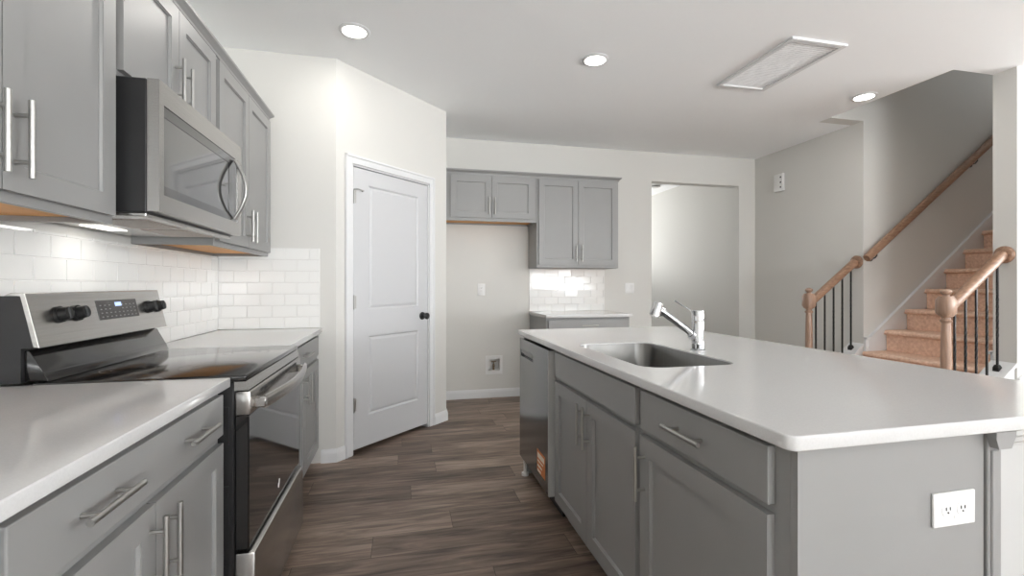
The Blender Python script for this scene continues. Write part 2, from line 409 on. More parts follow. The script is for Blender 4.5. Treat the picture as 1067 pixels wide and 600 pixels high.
# ------------------------------------------------------------------ pantry door
def casing(name, s0, s1, ztop):
    m = MB(); wd = 0.062
    def leg(x0, x1, inner_left):
        m.box(x0, x1, -0.012, 0, 0, ztop+wd, 0.002)
        if inner_left: m.box(x0+0.002, x0+0.018, -0.019, -0.004, 0, ztop+wd-0.002, 0.003)
        else: m.box(x1-0.018, x1-0.002, -0.019, -0.004, 0, ztop+wd-0.002, 0.003)
    leg(s0-wd, s0, True); leg(s1, s1+wd, False)
    m.box(s0, s1, -0.012, 0, ztop, ztop+wd, 0.002)
    m.box(s0-wd+0.002, s1+wd-0.002, -0.019, -0.004, ztop+wd-0.018, ztop+wd-0.002, 0.003)
    # jambs lining the opening
    m.box(s0, s0+0.012, 0.0, 0.11, 0, ztop+0.0); m.box(s1-0.012, s1, 0.0, 0.11, 0, ztop); m.box(s0, s1, 0.0, 0.11, ztop-0.012, ztop)
    m.move(DM); return struct(m.build(name, 'trim', smooth=0))
casing('trim_1', 0.132, 0.932, 2.058)
d = MB()
def raised_panel_door(m, x0, x1, z0, z1, yf, th, panels, bw=0.028, dep=0.010):
    """slab whose front has sunk, bevel-edged panels with a raised field"""
    m.panel('Y', yf+dep, yf+th, x0, x1, z0, z1)
    m.panel('Y', yf, yf+dep, x0, x1, z0, z1, holes=panels)
    for (a, b, c0, e) in panels:
        o = [(a, c0), (b, c0), (b, e), (a, e)]
        def ringp(t, y): return [Vector((a+t, y, c0+t)), Vector((b-t, y, c0+t)), Vector((b-t, y, e-t)), Vector((a+t, y, e-t))]
        m.ring_loft([ringp(0.0, yf), ringp(0.012, yf+dep), ringp(bw, yf+0.002), ringp(bw+0.003, yf+0.001)], cap0=False)
raised_panel_door(d, 0.149, 0.915, 0.032, 2.040, 0.004, 0.035, [(0.287, 0.807, 1.026, 1.930), (0.287, 0.807, 0.254, 0.829)])
d.move(DM); door1 = struct(d.build('door_1', 'door', smooth=0))
for z in (1.83, 1.08, 0.35):
    m = MB(); m.cyl((0.146, -0.006, z-0.046), (0.146, -0.006, z+0.046), 0.006, n=12); m.cyl((0.146, -0.006, z-0.052), (0.146, -0.006, z+0.052), 0.004, n=8)
    m.box(0.147, 0.170, 0.0005, 0.005, z-0.045, z+0.045)
    if z > 1.5:
        m.tube([(0.146, -0.006, z+0.05), (0.16, -0.03, z+0.05), (0.205, -0.035, z+0.045)], 0.004, n=8); m.cyl((0.205, -0.035, z+0.045), (0.215, -0.01, z+0.045), 0.006, n=10)
    m.move(DM); m.build('hinge', 'nickel', door1)
m = MB(); m.lathe([(0.0, 0.004), (0.032, 0.004), (0.032, -0.003), (0.028, -0.008), (0.012, -0.011), (0.011, -0.030), (0.020, -0.036), (0.027, -0.046), (0.027, -0.056), (0.020, -0.064), (0.0, -0.066)], (0.853, 0.001, 0.945), 'Y', 24)
m.move(DM); m.build('door_knob', 'gunmetal', door1)

# ================================================================== CABINETS
def shaker(m, x0, x1, z0, z1, y0=0.0, y1=0.02, st=0.058, rec=0.011):
    m.panel('Y', y0, y0+rec, x0, x1, z0, z1, holes=[(x0+st, x1-st, z0+st, z1-st)])
    m.box(x0+0.0005, x1-0.0005, y0+rec, y1, z0+0.0005, z1-0.0005)
    t = 0.004                                    # small inner bead round the panel
    a, b, c0, e = x0+st, x1-st, z0+st, z1-st
    r = lambda k, y: [Vector((a+k, y, c0+k)), Vector((b-k, y, c0+k)), Vector((b-k, y, e-k)), Vector((a+k, y, e-k))]
    m.ring_loft([r(0, y0+0.003), r(t, y0+rec-0.003), r(t, y0+rec)], cap0=False, cap1=False)
    return m
def pull(parent, p, vert, L=0.17):
    m = MB(); x, z = p; so = 0.032; h = L/2; k = h-0.034
    if vert:
        m.cyl((x, -so, z-h), (x, -so, z+h), 0.0062, n=16)
        for q in (-k, k): m.cyl((x, 0.001, z+q), (x, -so, z+q), 0.0048, n=12)
    else:
        m.cyl((x-h, -so, z), (x+h, -so, z), 0.0062, n=16)
        for q in (-k, k): m.cyl((x+q, 0.001, z), (x+q, -so, z), 0.0048, n=12)
    return m.build('handle', 'nickel', parent)
def base_cabinet(name, label, loc, rz, wd, dp, fronts, group=None, ztop=0.882):
    """local frame: x along the front, door face at y=0, body behind it"""
    t = thing(name, label, 'cabinet', loc, rz, group)
    m = MB(); th = 0.018
    m.box(0, th, 0.0405, dp, 0.11, ztop); m.box(wd-th, wd, 0.0405, dp, 0.11, ztop)
    m.box(0, th, 0.085, dp, 0.0, 0.11); m.box(wd-th, wd, 0.085, dp, 0.0, 0.11)
    m.box(th, wd-th, 0.0405, dp, 0.11, 0.128); m.box(th, wd-th, dp-0.012, dp, 0.128, ztop)
    m.box(0, wd, 0.0205, 0.0405, 0.11, ztop)
    m.build('carcass', 'cab', t, smooth=0)
    MB().box(th, wd-th, 0.085, 0.10, 0.0, 0.11).build('toe_kick', 'cab', t, smooth=0)
    for f in fronts: front(t, *f)
    return t
def front(t, kind, x0, x1, z0, z1, pulls=()):
    m = MB()
    if kind == 'door': shaker(m, x0, x1, z0, z1); o = m.build('door', 'cab', t, smooth=0)
    else: m.box(x0, x1, 0, 0.02, z0, z1, 0.0025, 2); o = m.build('drawer' if kind == 'drawer' else 'false_drawer_front', 'cab', t, smooth=0)
    for p in pulls: pull(o, (p[0], p[1]), p[2])
def wall_cabinet(name, label, loc, rz, wd, dp, z0, z1, doors, group=None):
    t = thing(name, label, 'cabinet', (loc[0], loc[1], z0), rz, group); h = z1-z0
    m = MB(); th = 0.016
    m.box(0, th, 0.0405, dp, 0, h); m.box(wd-th, wd, 0.0405, dp, 0, h); m.box(th, wd-th, 0.0405, dp, h-th, h); m.box(th, wd-th, dp-0.01, dp, 0.0, h-th)
    m.box(0, wd, 0.0205, 0.0405, 0, h)
    m.build('carcass', 'cab', t, smooth=0)
    MB().box(th, wd-th, 0.041, dp-0.0105, 0.016, 0.026).build('underside', 'under', t, smooth=0)
    for (x0, x1, a, b, pl) in doors: front(t, 'door', x0, x1, a-z0, b-z0, [(p[0], p[1]-z0, p[2]) for p in pl])
    return t
R90 = PI/2
# --- left run (fronts face +X); local x = world Y - loc.y
DT, DBm = 0.865, 0.735
base_cabinet('base_cabinet', 'grey base cabinet in the left foreground with one wide drawer above two doors', (-0.54, 0.79, 0), R90, 0.845, 0.61, [
    ('drawer', 0.012, 0.832, DBm+0.005, DT, [(0.22, 0.806, False), (0.62, 0.806, False)]),
    ('door', 0.012, 0.420, 0.125, DBm-0.02, [(0.395, 0.610, True)]),
    ('door', 0.424, 0.832, 0.125, DBm-0.02, [(0.462, 0.610, True)])])
base_cabinet('base_cabinet', 'grey base cabinet at the very left edge, mostly cut off by the frame', (-0.54, 0.33, 0), R90, 0.457, 0.61, [
    ('drawer', 0.012, 0.445, DBm+0.005, DT, [(0.2285, 0.806, False)]), ('door', 0.012, 0.445, 0.125, DBm-0.02, [(0.05, 0.61, True)])])
base_cabinet('base_cabinet', 'grey base cabinet between the range and the white pantry wall', (-0.54, 2.405, 0), R90, 0.975, 0.61, [
    ('drawer', 0.03, 0.915, DBm+0.005, DT, [(0.47, 0.806, False)]),
    ('door', 0.03, 0.470, 0.125, DBm-0.02, [(0.438, 0.610, True)]), ('door', 0.475, 0.915, 0.125, DBm-0.02, [(0.507, 0.610, True)])])
UB, UT = 1.385, 2.262
wall_cabinet('wall_cabinet', 'grey two-door wall cabinet left of the microwave, partly outside the frame', (-0.82, 0.805, 0), R90, 0.828, 0.343, UB, UT, [
    (0.015, 0.400, UB+0.022, UT-0.02, [(0.369, 1.522, True)]), (0.404, 0.805, UB+0.022, UT-0.02, [(0.434, 1.522, True)])])
wall_cabinet('wall_cabinet', 'short grey two-door wall cabinet directly above the microwave', (-0.82, 1.637, 0), R90, 0.755, 0.343, 1.838, UT, [
    (0.012, 0.375, 1.853, UT-0.02, [(0.340, 1.958, True)]), (0.379, 0.735, 1.853, UT-0.02, [(0.410, 1.950, True)])])
wall_cabinet('wall_cabinet', 'tall grey two-door wall cabinet between the microwave and the pantry wall', (-0.82, 2.396, 0), R90, 0.90, 0.343, UB, UT, [
    (0.02, 0.442, UB+0.022, UT-0.02, [(0.408, 1.522, True)]), (0.446, 0.878, UB+0.022, UT-0.02, [(0.480, 1.522, True)])])
CRP = [(-0.012, 0), (0.006, 0), (0.008, 0.010), (0.020, 0.022), (0.030, 0.030), (0.030, 0.042), (-0.012, 0.042)]
cr = MB().sweep([(-0.84, 0.805), (-0.84, 3.296), (-1.164, 3.296)], [(o+0.0, h) for o, h in CRP], UT+0.0005)
tag(cr.build('crown_molding', 'cab', smooth=0), 'grey crown molding along the top of the left wall cabinets', 'molding')

# --- back run (fronts face -Y)
wall_cabinet('wall_cabinet', 'short grey two-door cabinet over the empty refrigerator space', (0.402, 4.61, 0), 0, 0.932, 0.339, 1.838, 2.300, [
    (0.055, 0.463, 1.870, 2.280, [(0.437, 1.988, True)]), (0.467, 0.900, 1.870, 2.280, [(0.495, 1.988, True)])])
wall_cabinet('wall_cabinet', 'tall grey two-door wall cabinet on the back wall above white tiles', (1.337, 4.61, 0), 0, 0.905, 0.339, 1.38, 2.300, [
    (0.020, 0.446, 1.411, 2.280, [(0.419, 1.530, True)]), (0.450, 0.885, 1.411, 2.280, [(0.481, 1.530, True)])])
cr = MB().sweep([(0.402, 4.63), (2.242, 4.63), (2.242, YB-0.001)], CRP, 2.3005)
tag(cr.build('crown_molding', 'cab', smooth=0), 'grey crown molding along the top of the back wall cabinets', 'molding')
base_cabinet('base_cabinet', 'grey base cabinet on the back wall beside the empty refrigerator space', (1.350, 4.325, 0), 0, 0.875, 0.62, [
    ('drawer', 0.02, 0.855, DBm+0.005, DT, [(0.4375, 0.806, False)]),
    ('door', 0.02, 0.4355, 0.125, DBm-0.02, [(0.405, 0.61, True)]), ('door', 0.4395, 0.855, 0.125, DBm-0.02, [(0.47, 0.61, True)])])

# --- countertops
tag(slab('countertop', rrect(-1.155, -0.525, 0.33, 1.638, 0.004, 2), [], 0.884, 0.914, 'quartz'), 'white quartz countertop on the near left cabinets, ending at the range', 'countertop')
tag(slab('countertop', rrect(-1.155, -0.525, 2.402, 3.379, 0.004, 2), [], 0.884, 0.914, 'quartz'), 'short white quartz countertop between the range and the tiled pantry wall', 'countertop')
tag(slab('countertop', rrect(1.337, 2.24, 4.30, 4.938, 0.004, 2), [], 0.884, 0.914, 'quartz'), 'small white quartz countertop on the back wall cabinet', 'countertop')

# --- tile backsplashes
def tiles(m, x0, x1, z0, z1, rnd, off=0.0):
    tw, thh, g = 0.1524, 0.0762, 0.0032; row = 0; z = z0
    while z < z1-0.004:
        zt = min(z+thh-g, z1); x = x0-(tw/2 if row % 2 else 0.0)-off
        while x < x1-0.004:
            a, b = max(x, x0), min(x+tw-g, x1)
            if b-a > 0.006:
                n0 = len(m.bm.verts); r = bmesh.ops.create_cube(m.bm, size=1.0)
                tx, tz = rnd.gauss(0, 0.0028), rnd.gauss(0, 0.0028)
                for v in r['verts']:
                    q = v.co.copy(); f = q.y < 0
                    v.co = Vector(((a+b)/2+q.x*(b-a-(0.002 if f else 0)), (-0.0095 if f else -0.003)+(q.x*(b-a)*tx+q.z*(zt-z)*tz if f else 0), (z+zt)/2+q.z*(zt-z-(0.002 if f else 0))))
            x += tw
        z += thh; row += 1
rnd = random.Random(3)
bs = thing('tile_backsplash', 'white subway tile backsplash wrapping the corner behind the range', 'backsplash', (0, 0, 0))
m = MB(); tiles(m, 0, 3.05, 0.9155, 1.383, rnd, 0.03); m.move(Matrix.Translation((XL, 0.33, 0)) @ Matrix.Rotation(R90, 4, 'Z')); m.build('tile_panel', 'tile', bs, smooth=0)
m = MB(); tiles(m, 0.0105, 0.62, 0.9155, 1.4475, rnd, 0.06); m.move(Matrix.Translation((XL, YP, 0))); m.build('tile_panel', 'tile', bs, smooth=0)
m = MB(); m.box(XL+0.0005, XL+0.0055, 0.33, 3.386, 0.9155, 1.383); m.box(XL+0.006, XL+0.622, YP-0.0055, YP-0.0005, 0.9155, 1.449); m.build('grout', 'grout', bs, smooth=0)
bs = thing('tile_backsplash', 'shiny white subway tile backsplash under the back wall cabinet', 'backsplash', (1.345, YB, 0))
m = MB(); tiles(m, 0, 0.88, 0.9155, 1.378, rnd, 0.05); m.build('tile_panel', 'tile', bs, smooth=0)
MB().box(0, 0.882, -0.0055, -0.0005, 0.9155, 1.378).build('grout', 'grout', bs, smooth=0)

# ================================================================== RANGE (local: x along front 0..0.755, y=0 door face, z up)
rg = thing('range', 'stainless and black freestanding electric range between the left cabinets', 'range', (-0.472, 1.642, 0), R90)
W = 0.755
m = MB(); m.box(0.003, W-0.003, 0.046, 0.655, 0.05, 0.898, 0.004); m.box(0.02, W-0.02, 0.10, 0.62, 0.012, 0.05)
for zz in (0.2, 0.45, 0.70): m.box(0.001, 0.0035, 0.06, 0.30, zz, zz+0.12)     # pressed side ribs
m.build('body', 'black', rg, smooth=0)
for x, y in ((0.05, 0.13), (W-0.05, 0.13), (0.05, 0.58), (W-0.05, 0.58)): MB().cyl((x, y, 0), (x, y, 0.012), 0.02, n=14).build('foot', 'blacksoft', rg)
ct = MB(); ct.box(0, W, 0.010, 0.575, 0.899, 0.919, 0.006, 3); ct = ct.build('cooktop', 'glass_black', rg, smooth=30)
for x, y, r in ((0.20, 0.17, 0.105), (0.55, 0.17, 0.085), (0.20, 0.43, 0.075), (0.55, 0.43, 0.10)):
    m = MB()
    for rr in (r, r*0.62):
        m.ring_loft([[Vector((x+q*math.cos(2*PI*k/48), y+q*math.sin(2*PI*k/48), 0.9193)) for k in range(48)] for q in (rr-0.0012, rr)], cap0=False, cap1=False)
    m.build('burner_ring', 'rubber', ct, smooth=0)
MB().prism([(0.004, 0.870), (0.045, 0.870), (0.045, 0.898), (0.012, 0.898)], 'X', 0.002, W-0.002).build('front_trim', 'steel', rg, smooth=0)
# door
od = MB(); od.box(0.004, W-0.004, 0.003, 0.044, 0.362, 0.790, 0.004); od = od.build('oven_door', 'oven_glass', rg, smooth=0)
m = MB(); m.box(0.004, W-0.004, -0.001, 0.044, 0.7905, 0.866, 0.005, 2); m.build('door_top_band', 'steel', od, smooth=30)
m = MB()
for k in range(12):
    x = 0.11+k*0.047; m.box(x, x+0.034, -0.0022, -0.0008, 0.842, 0.852)
m.build('vent_slots', 'slot', od, smooth=0)
pts = [(0.05+(W-0.10)*k/24, -0.030-0.028*math.sin(PI*k/24), 0.820) for k in range(25)]
h = MB().tube(pts, 0.010, 0.023, n=18); h.box(0.042, 0.070, -0.036, 0.0, 0.803, 0.837, 0.004); h.box(W-0.070, W-0.042, -0.036, 0.0, 0.803, 0.837, 0.004)
h.build('handle', 'steel', od, smooth=40)
m = MB(); m.tube([(0.368, 0.0025, 0.408), (0.375, 0.0025, 0.417), (0.384, 0.0025, 0.437)], 0.0016, 0.0045, n=8, up=(0, 0, 1)); m.tube([(0.366, 0.0025, 0.411), (0.372, 0.0025, 0.424)], 0.0016, 0.004, n=8)
m.build('emblem', 'plastic', od)
m = MB(); m.box(0.004, W-0.004, -0.014, 0.044, 0.075, 0.352, 0.005, 2); m.build('storage_drawer', 'steel', rg, smooth=30)
# backguard
m = MB(); m.prism([(0.600, 0.9195), (0.655, 0.9195), (0.655, 1.172), (0.600, 1.172), (0.570, 1.02), (0.600, 1.02)], 'X', 0.0, W); m.build('backguard', 'black', rg, smooth=0)
m = MB(); m.prism([(0.599, 0.9200), (0.540, 0.9200), (0.552, 0.945), (0.586, 1.012), (0.599, 1.012)], 'X', 0.012, W-0.012, 0.002); m.build('rear_apron', 'glass_black', rg, smooth=30)
# slanted control panel
y0p, z0p, y1p, z1p = 0.554, 1.020, 0.590, 1.180
m = MB(); m.prism([(y0p, z0p), (y1p, z1p), (0.625, z1p+0.001), (0.640, 1.173), (0.5995, 1.173), (0.5695, z0p+0.002)], 'X', -0.001, W+0.001, 0.0015); cp = m.build('control_panel', 'steel', rg, smooth=0)
nrm = Vector((0, -(z1p-z0p), (y1p-y0p))).normalized()            # outward, towards the cook
def onpanel(x, f): return Vector((x, y0p+(y1p-y0p)*f, z0p+(z1p-z0p)*f))
for x in (0.112, 0.195, 0.640, 0.712):
    p = onpanel(x, 0.57); m = MB(); m.cyl(p, p+nrm*0.008, 0.026, n=28); m.cyl(p+nrm*0.008, p+nrm*0.030, 0.0215, 0.019, n=28)
    up = (onpanel(0, 1)-onpanel(0, 0)).normalized()
    a = p+nrm*0.028
    m.tube([a-up*0.017, a+up*0.017], 0.0045, 0.006, n=10, up=tuple(nrm)); m.build('control_knob', 'blacksoft', cp)
def ppatch(x0, x1, f0, f1, t):
    m = MB(); q = [onpanel(x0, f0), onpanel(x1, f0), onpanel(x1, f1), onpanel(x0, f1)]
    m.ring_loft([q, [v+nrm*t for v in q]]); return m
dsp = ppatch(0.305, 0.558, 0.37, 0.80, 0.0015).build('display', 'display', cp, smooth=0)
ppatch(0.412, 0.452, 0.655, 0.745, 0.0022).build('clock_readout', 'led', dsp, smooth=0)
m = MB()
for r_ in range(4):
    for c_ in range(9):
        if r_ > 1 and 3 <= c_ <= 4: continue
        x = 0.320+c_*0.0265; f = 0.42+r_*0.085; q = [onpanel(x, f)+nrm*0.0012, onpanel(x+0.009, f)+nrm*0.0012, onpanel(x+0.009, f+0.022)+nrm*0.0012, onpanel(x, f+0.022)+nrm*0.0012]
        m.ring_loft([q, [v+nrm*0.0006 for v in q]])
m.build('touch_key_marks', 'rubber', dsp, smooth=0)

# ================================================================== MICROWAVE
mw = thing('microwave', 'stainless over-the-range microwave with curved handle hung under the short cabinet', 'microwave', (-0.722, 1.640, 0), R90)
MWW = 0.748; Z0, Z1 = 1.425, 1.832
MB().box(0.0, MWW, 0.034, 0.432, Z0, Z1, 0.003).build('body', 'black', mw, smooth=0)
dr = MB().panel('Y', 0.0, 0.032, 0.0, MWW, Z0+0.004, Z1, holes=[(0.030, 0.700, 1.483, 1.762)]).build('door', 'steel', mw, smooth=0)
MB().box(0.0302, 0.6998, 0.004, 0.030, 1.4832, 1.7618).build('window', 'glass_mw', dr, smooth=0)
MB().panel('Y', 0.0025, 0.0045, 0.0305, 0.6995, 1.4835, 1.7615, holes=[(0.034, 0.60, 1.512, 1.728)]).build('window_border', 'mw_border', dr, smooth=0)
pts = [(0.652, -0.004-0.046*math.sin(PI*k/20), 1.494+0.258*k/20) for k in range(21)]
MB().tube(pts, 0.012, 0.007, n=16, up=(0, 1, 0)).build('handle', 'nickel', dr)
m = MB(); m.box(0.01, MWW-0.01, 0.04, 0.42, Z0-0.012, Z0-0.0005, 0.002); un = m.build('underside_panel', 'steel', mw, smooth=0)
for x in (0.10, 0.40):
    MB().box(x, x+0.25, 0.08, 0.24, Z0-0.0145, Z0-0.0122).build('grease_filter', 'filter', un, smooth=0)
MB().box(0.29, 0.46, 0.310, 0.370, Z0-0.0150, Z0-0.0122).build('cooktop_lamp', 'hoodlens', un, smooth=0)
l = bpy.data.lights.new('hood_light', 'AREA'); l.shape = 'RECTANGLE'; l.size = 0.15; l.size_y = 0.05; l.energy = 0.22; l.color = (1, 0.96, 0.9)
lo = bpy.data.objects.new('hood_light', l); COL.objects.link(lo); lo.parent = mw; lo.location = (0.375, 0.265, Z0-0.018); lo.rotation_euler = (math.radians(12), 0, 0)

# ================================================================== ISLAND
IX = 0.742
# dishwasher
dwt = thing('dishwasher', 'stainless dishwasher with pocket handle at the far end of the island', 'dishwasher', (0.727, 2.900, 0), -R90)
w_ = 0.612
MB().box(0.006, w_-0.006, 0.047, 0.55, 0.10, 0.866).build('body', 'blacksoft', dwt, smooth=0)
MB().box(0.006, w_-0.006, 0.075, 0.09, 0.012, 0.10).build('toe_panel', 'blacksoft', dwt, smooth=0)
m = MB().panel('Y', 0.0, 0.022, 0.0, w_, 0.125, 0.868, holes=[(0.03, 0.31, 0.760, 0.800)]); m.panel('Y', 0.0225, 0.045, 0.0, w_, 0.125, 0.868)
dd = m.build('door', 'dwsteel', dwt, smooth=0)
MB().prism([(0.0015, 0.800), (0.022, 0.800), (0.022, 0.764), (0.016, 0.776), (0.004, 0.780)], 'X', 0.0305, 0.285).build('pocket_handle', 'nickel', dd, smooth=0)
st = MB().box(0.398, 0.545, -0.0012, -0.0002, 0.180, 0.300).build('energy_sticker', 'sticker', dd, smooth=0); st['label'] = 'orange printed sticker'
m = MB()
for k, (a, b) in enumerate(((0.30, 0.27), (0.26, 0.25), (0.235, 0.222), (0.21, 0.195))):
    m.box(0.408, 0.53-0.02*k, -0.0018, -0.0012, b-0.012, a-0.014)
m.build('sticker_print', 'stickerw', st, smooth=0)
MB().box(w_+0.0003, w_+0.003, -0.001, 0.046, 0.125, 0.868).box(w_-0.010, w_+0.003, -0.003, -0.0003, 0.125, 0.868).build('bright_edge_strip', 'edge', dd, smooth=0)  # pale strip added so the door's near edge looks bright
for x, y in ((0.02, 0.030), (w_-0.03, 0.45)):
    m = MB(); m.cyl((x, y, 0), (x, y, 0.018), 0.022, n=16); m.cyl((x, y, 0.018), (x, y, 0.099), 0.010, n=12); m.build('levelling_foot', 'plastic', dwt)
base_cabinet('island_cabinet', 'grey island sink cabinet with false drawer front above two doors', (IX, 2.282, 0), -R90, 0.886, 0.51, [
    ('false', 0.040, 0.873, 0.745, 0.868), ('door', 0.040, 0.453, 0.128, 0.724, [(0.424, 0.620, True)]), ('door', 0.458, 0.872, 0.128, 0.724, [(0.488, 0.620, True)])])
base_cabinet('island_cabinet', 'grey island cabinet at the near end, drawer with bar pull above a single door', (IX, 1.394, 0), -R90, 0.598, 0.51, [
    ('drawer', 0.019, 0.560, 0.745, 0.868, [(0.284, 0.808, False)]), ('door', 0.017, 0.558, 0.128, 0.724, [(0.047, 0.612, True)])])
# end panels and corner post
m = MB(); m.box(0.762, 1.2545, 0.778, 0.795, 0, 0.883); ep = tag(m.build('end_panel', 'cab', smooth=0), 'flat grey panel closing the near end of the island', 'panel')
tag(MB().box(0.762, 1.29, 2.903, 2.921, 0, 0.883).build('end_panel', 'cab', smooth=0), 'grey panel closing the far end of the island past the dishwasher', 'panel')
m = MB(); m.box(1.258, 1.299, 0.772, 0.80, 0.0, 0.883, 0.002); m.box(1.266, 1.288, 0.768, 0.774, 0.0, 0.840, 0.002)
m.prism([(1.256, 0.883), (1.256, 0.868), (1.264, 0.846), (1.301, 0.846), (1.313, 0.870), (1.315, 0.883)], 'Y', 0.755, 0.772)
tag(m.build('corner_post', 'cab', smooth=0), 'grey trim post with flared top at the near island corner beside the white wall', 'post')
# knee wall behind the cabinets, white, with a molding under the counter
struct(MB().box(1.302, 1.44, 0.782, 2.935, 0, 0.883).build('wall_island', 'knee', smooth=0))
MLD = [(0, 0), (0.006, 0.0), (0.008, 0.008), (0.016, 0.014), (0.018, 0.024), (0.026, 0.032), (0.026, 0.042), (0, 0.042)]
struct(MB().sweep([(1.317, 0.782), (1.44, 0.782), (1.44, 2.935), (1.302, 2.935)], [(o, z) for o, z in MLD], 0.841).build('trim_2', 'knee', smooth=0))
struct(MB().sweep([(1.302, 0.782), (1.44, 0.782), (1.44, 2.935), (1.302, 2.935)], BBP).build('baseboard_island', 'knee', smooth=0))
# counter with sink cut-out
SX0, SX1, SY0, SY1 = 0.828, 1.212, 1.490, 2.175
tag(slab('island_countertop', rrect(0.722, 1.830, 0.752, 2.955, 0.022, 6), [rrect(SX0, SX1, SY0, SY1, 0.075, 10)], 0.884, 0.914, 'quartz', 0.004), 'large white quartz island countertop with an undermount sink', 'countertop')
# sink
sk = thing('kitchen_sink', 'single-bowl stainless undermount sink set in the island countertop', 'sink', ((SX0+SX1)/2, (SY0+SY1)/2, 0))
hx, hy = (SX1-SX0)/2, (SY1-SY0)/2; rings = []
def rr(g, r, z): return [Vector((p[0], p[1], z)) for p in rrect(-hx-g, hx+g, -hy-g, hy+g, r, 8)]
for g, r, z in ((-0.0008, 0.075, 0.9080), (-0.0016, 0.0745, 0.9085), (-0.0022, 0.074, 0.9070), (-0.005, 0.070, 0.74), (-0.009, 0.066, 0.715), (-0.018, 0.058, 0.699), (-0.040, 0.05, 0.692), (-0.060, 0.06, 0.690)): rings.append(rr(g, r, z))
m = MB().ring_loft(rings, cap0=False, cap1=True); bowl = m.build('bowl', 'sink', sk, smooth=50)
md = bowl.modifiers.new('thickness', 'SOLIDIFY'); md.thickness = 0.0014; md.offset = -1
MB().lathe([(0.0, 0.6915), (0.030, 0.6915), (0.034, 0.6935), (0.044, 0.6935), (0.046, 0.6905), (0.0, 0.6905)], (0.05, 0, 0), 'Z', 28).build('drain', 'chrome', sk)
# faucet
fc = thing('kitchen_faucet', 'chrome single-lever pull-out faucet standing behind the island sink', 'faucet', (1.277, 1.845, 0.914))
fc.scale = (1, 1, 1)
m = MB(); m.lathe([(0.0, 0.0005), (0.032, 0.0005), (0.032, 0.004), (0.029, 0.006), (0.027, 0.008), (0.027, 0.128), (0.0265, 0.130), (0.0, 0.130)]); m.build('body', 'chrome', fc)
m = MB(); m.lathe([(0.0, 0.1315), (0.0275, 0.1315), (0.0275, 0.172), (0.025, 0.178), (0.0, 0.180)]); cp2 = m.build('cap', 'chrome', fc)
MB().tube([(-0.020, 0, 0.168), (-0.045, 0, 0.184), (-0.078, 0, 0.200), (-0.115, 0, 0.221)], 0.0055, 0.0035, n=12).build('lever', 'chrome', cp2)
m = MB(); m.tube([(-0.012, 0, 0.052), (-0.030, 0, 0.070), (-0.060, 0, 0.094), (-0.12, 0, 0.136), (-0.175, 0, 0.173)], 0.0145, n=20); m.build('spout', 'chrome', fc)
m = MB(); m.tube([(-0.034, 0, 0.074), (-0.022, 0, 0.064)], 0.019, n=20); m.build('spout_collar', 'chrome', fc)
dv = Vector((-0.06, 0, 0.030)).normalized()
m = MB(); a = Vector((-0.170, 0, 0.170)); m.tube([a, a+dv*0.012, a+dv*0.03], 0.0185, n=20)
b = a+dv*0.034+Vector((0, 0, 0.008)); m.cyl(b+Vector((0.008, 0, 0.018)), b+Vector((-0.012, 0, -0.036)), 0.0215, 0.0245, n=24); m.cyl(b+Vector((-0.012, 0, -0.036)), b+Vector((-0.0135, 0, -0.040)), 0.021, n=24)
m.build('spray_head', 'chrome', fc)

# ================================================================== WALL PLATES, DEVICES
def receptacle(m, x, z, y, r=0.0105):
    for q in (-0.0055, 0.0055): m.box(x+q-0.001, x+q+0.001, y-0.0012, y, z-0.001, z+0.006)
    m.cyl((x, y, z-0.006), (x, y-0.0012, z-0.006), 0.002, n=10)
op = thing('outlet', 'white two-receptacle outlet plate on the grey island end panel', 'outlet', (1.1615, 0.7775, 0.7215))
m = MB(); m.box(-0.0585, 0.0585, -0.006, -0.0002, -0.0365, 0.0365, 0.002, 2); m.build('plate', 'plastic', op, smooth=30)
for x in (-0.021, 0.021):
    fcx = MB().lathe([(0.0, -0.0055), (0.0165, -0.0055), (0.0165, -0.0072), (0.0, -0.0072)], (x, 0, 0), 'Y', 24).build('receptacle', 'plastic', op, smooth=30)
    m = MB(); receptacle(m, x, 0.0, -0.0071); m.build('slots', 'slot', fcx, smooth=0)
MB().cyl((0, -0.006, -0.018), (0, -0.0068, -0.018), 0.003, n=12).build('screw', 'plastic', op)
op = thing('outlet', 'white outlet plate on the back wall inside the empty refrigerator space', 'outlet', (0.8175, YB, 1.153))
MB().box(-0.040, 0.040, -0.006, -0.0002, -0.062, 0.062, 0.002, 2).build('plate', 'plastic', op, smooth=30)
for z in (-0.017, 0.017):
    o = MB().box(-0.017, 0.017, -0.0085, -0.0055, z-0.015, z+0.015, 0.002).build('receptacle', 'plastic', op, smooth=0)
    m = MB(); receptacle(m, 0, z, -0.0084); m.build('slots', 'slot', o, smooth=0)
op = thing('light_switch', 'white double light switch plate on the back wall beside the hall opening', 'switch', (2.538, YB, 1.165))
MB().box(-0.056, 0.056, -0.006, -0.0002, -0.058, 0.058, 0.002, 2).build('plate', 'plastic', op, smooth=30)
for x in (-0.023, 0.023): MB().prism([(-0.0055, -0.033), (-0.0055, 0.033), (-0.0105, 0.033), (-0.0065, -0.033)], 'X', x-0.0165, x+0.0165).build('rocker', 'plastic', op, smooth=0)
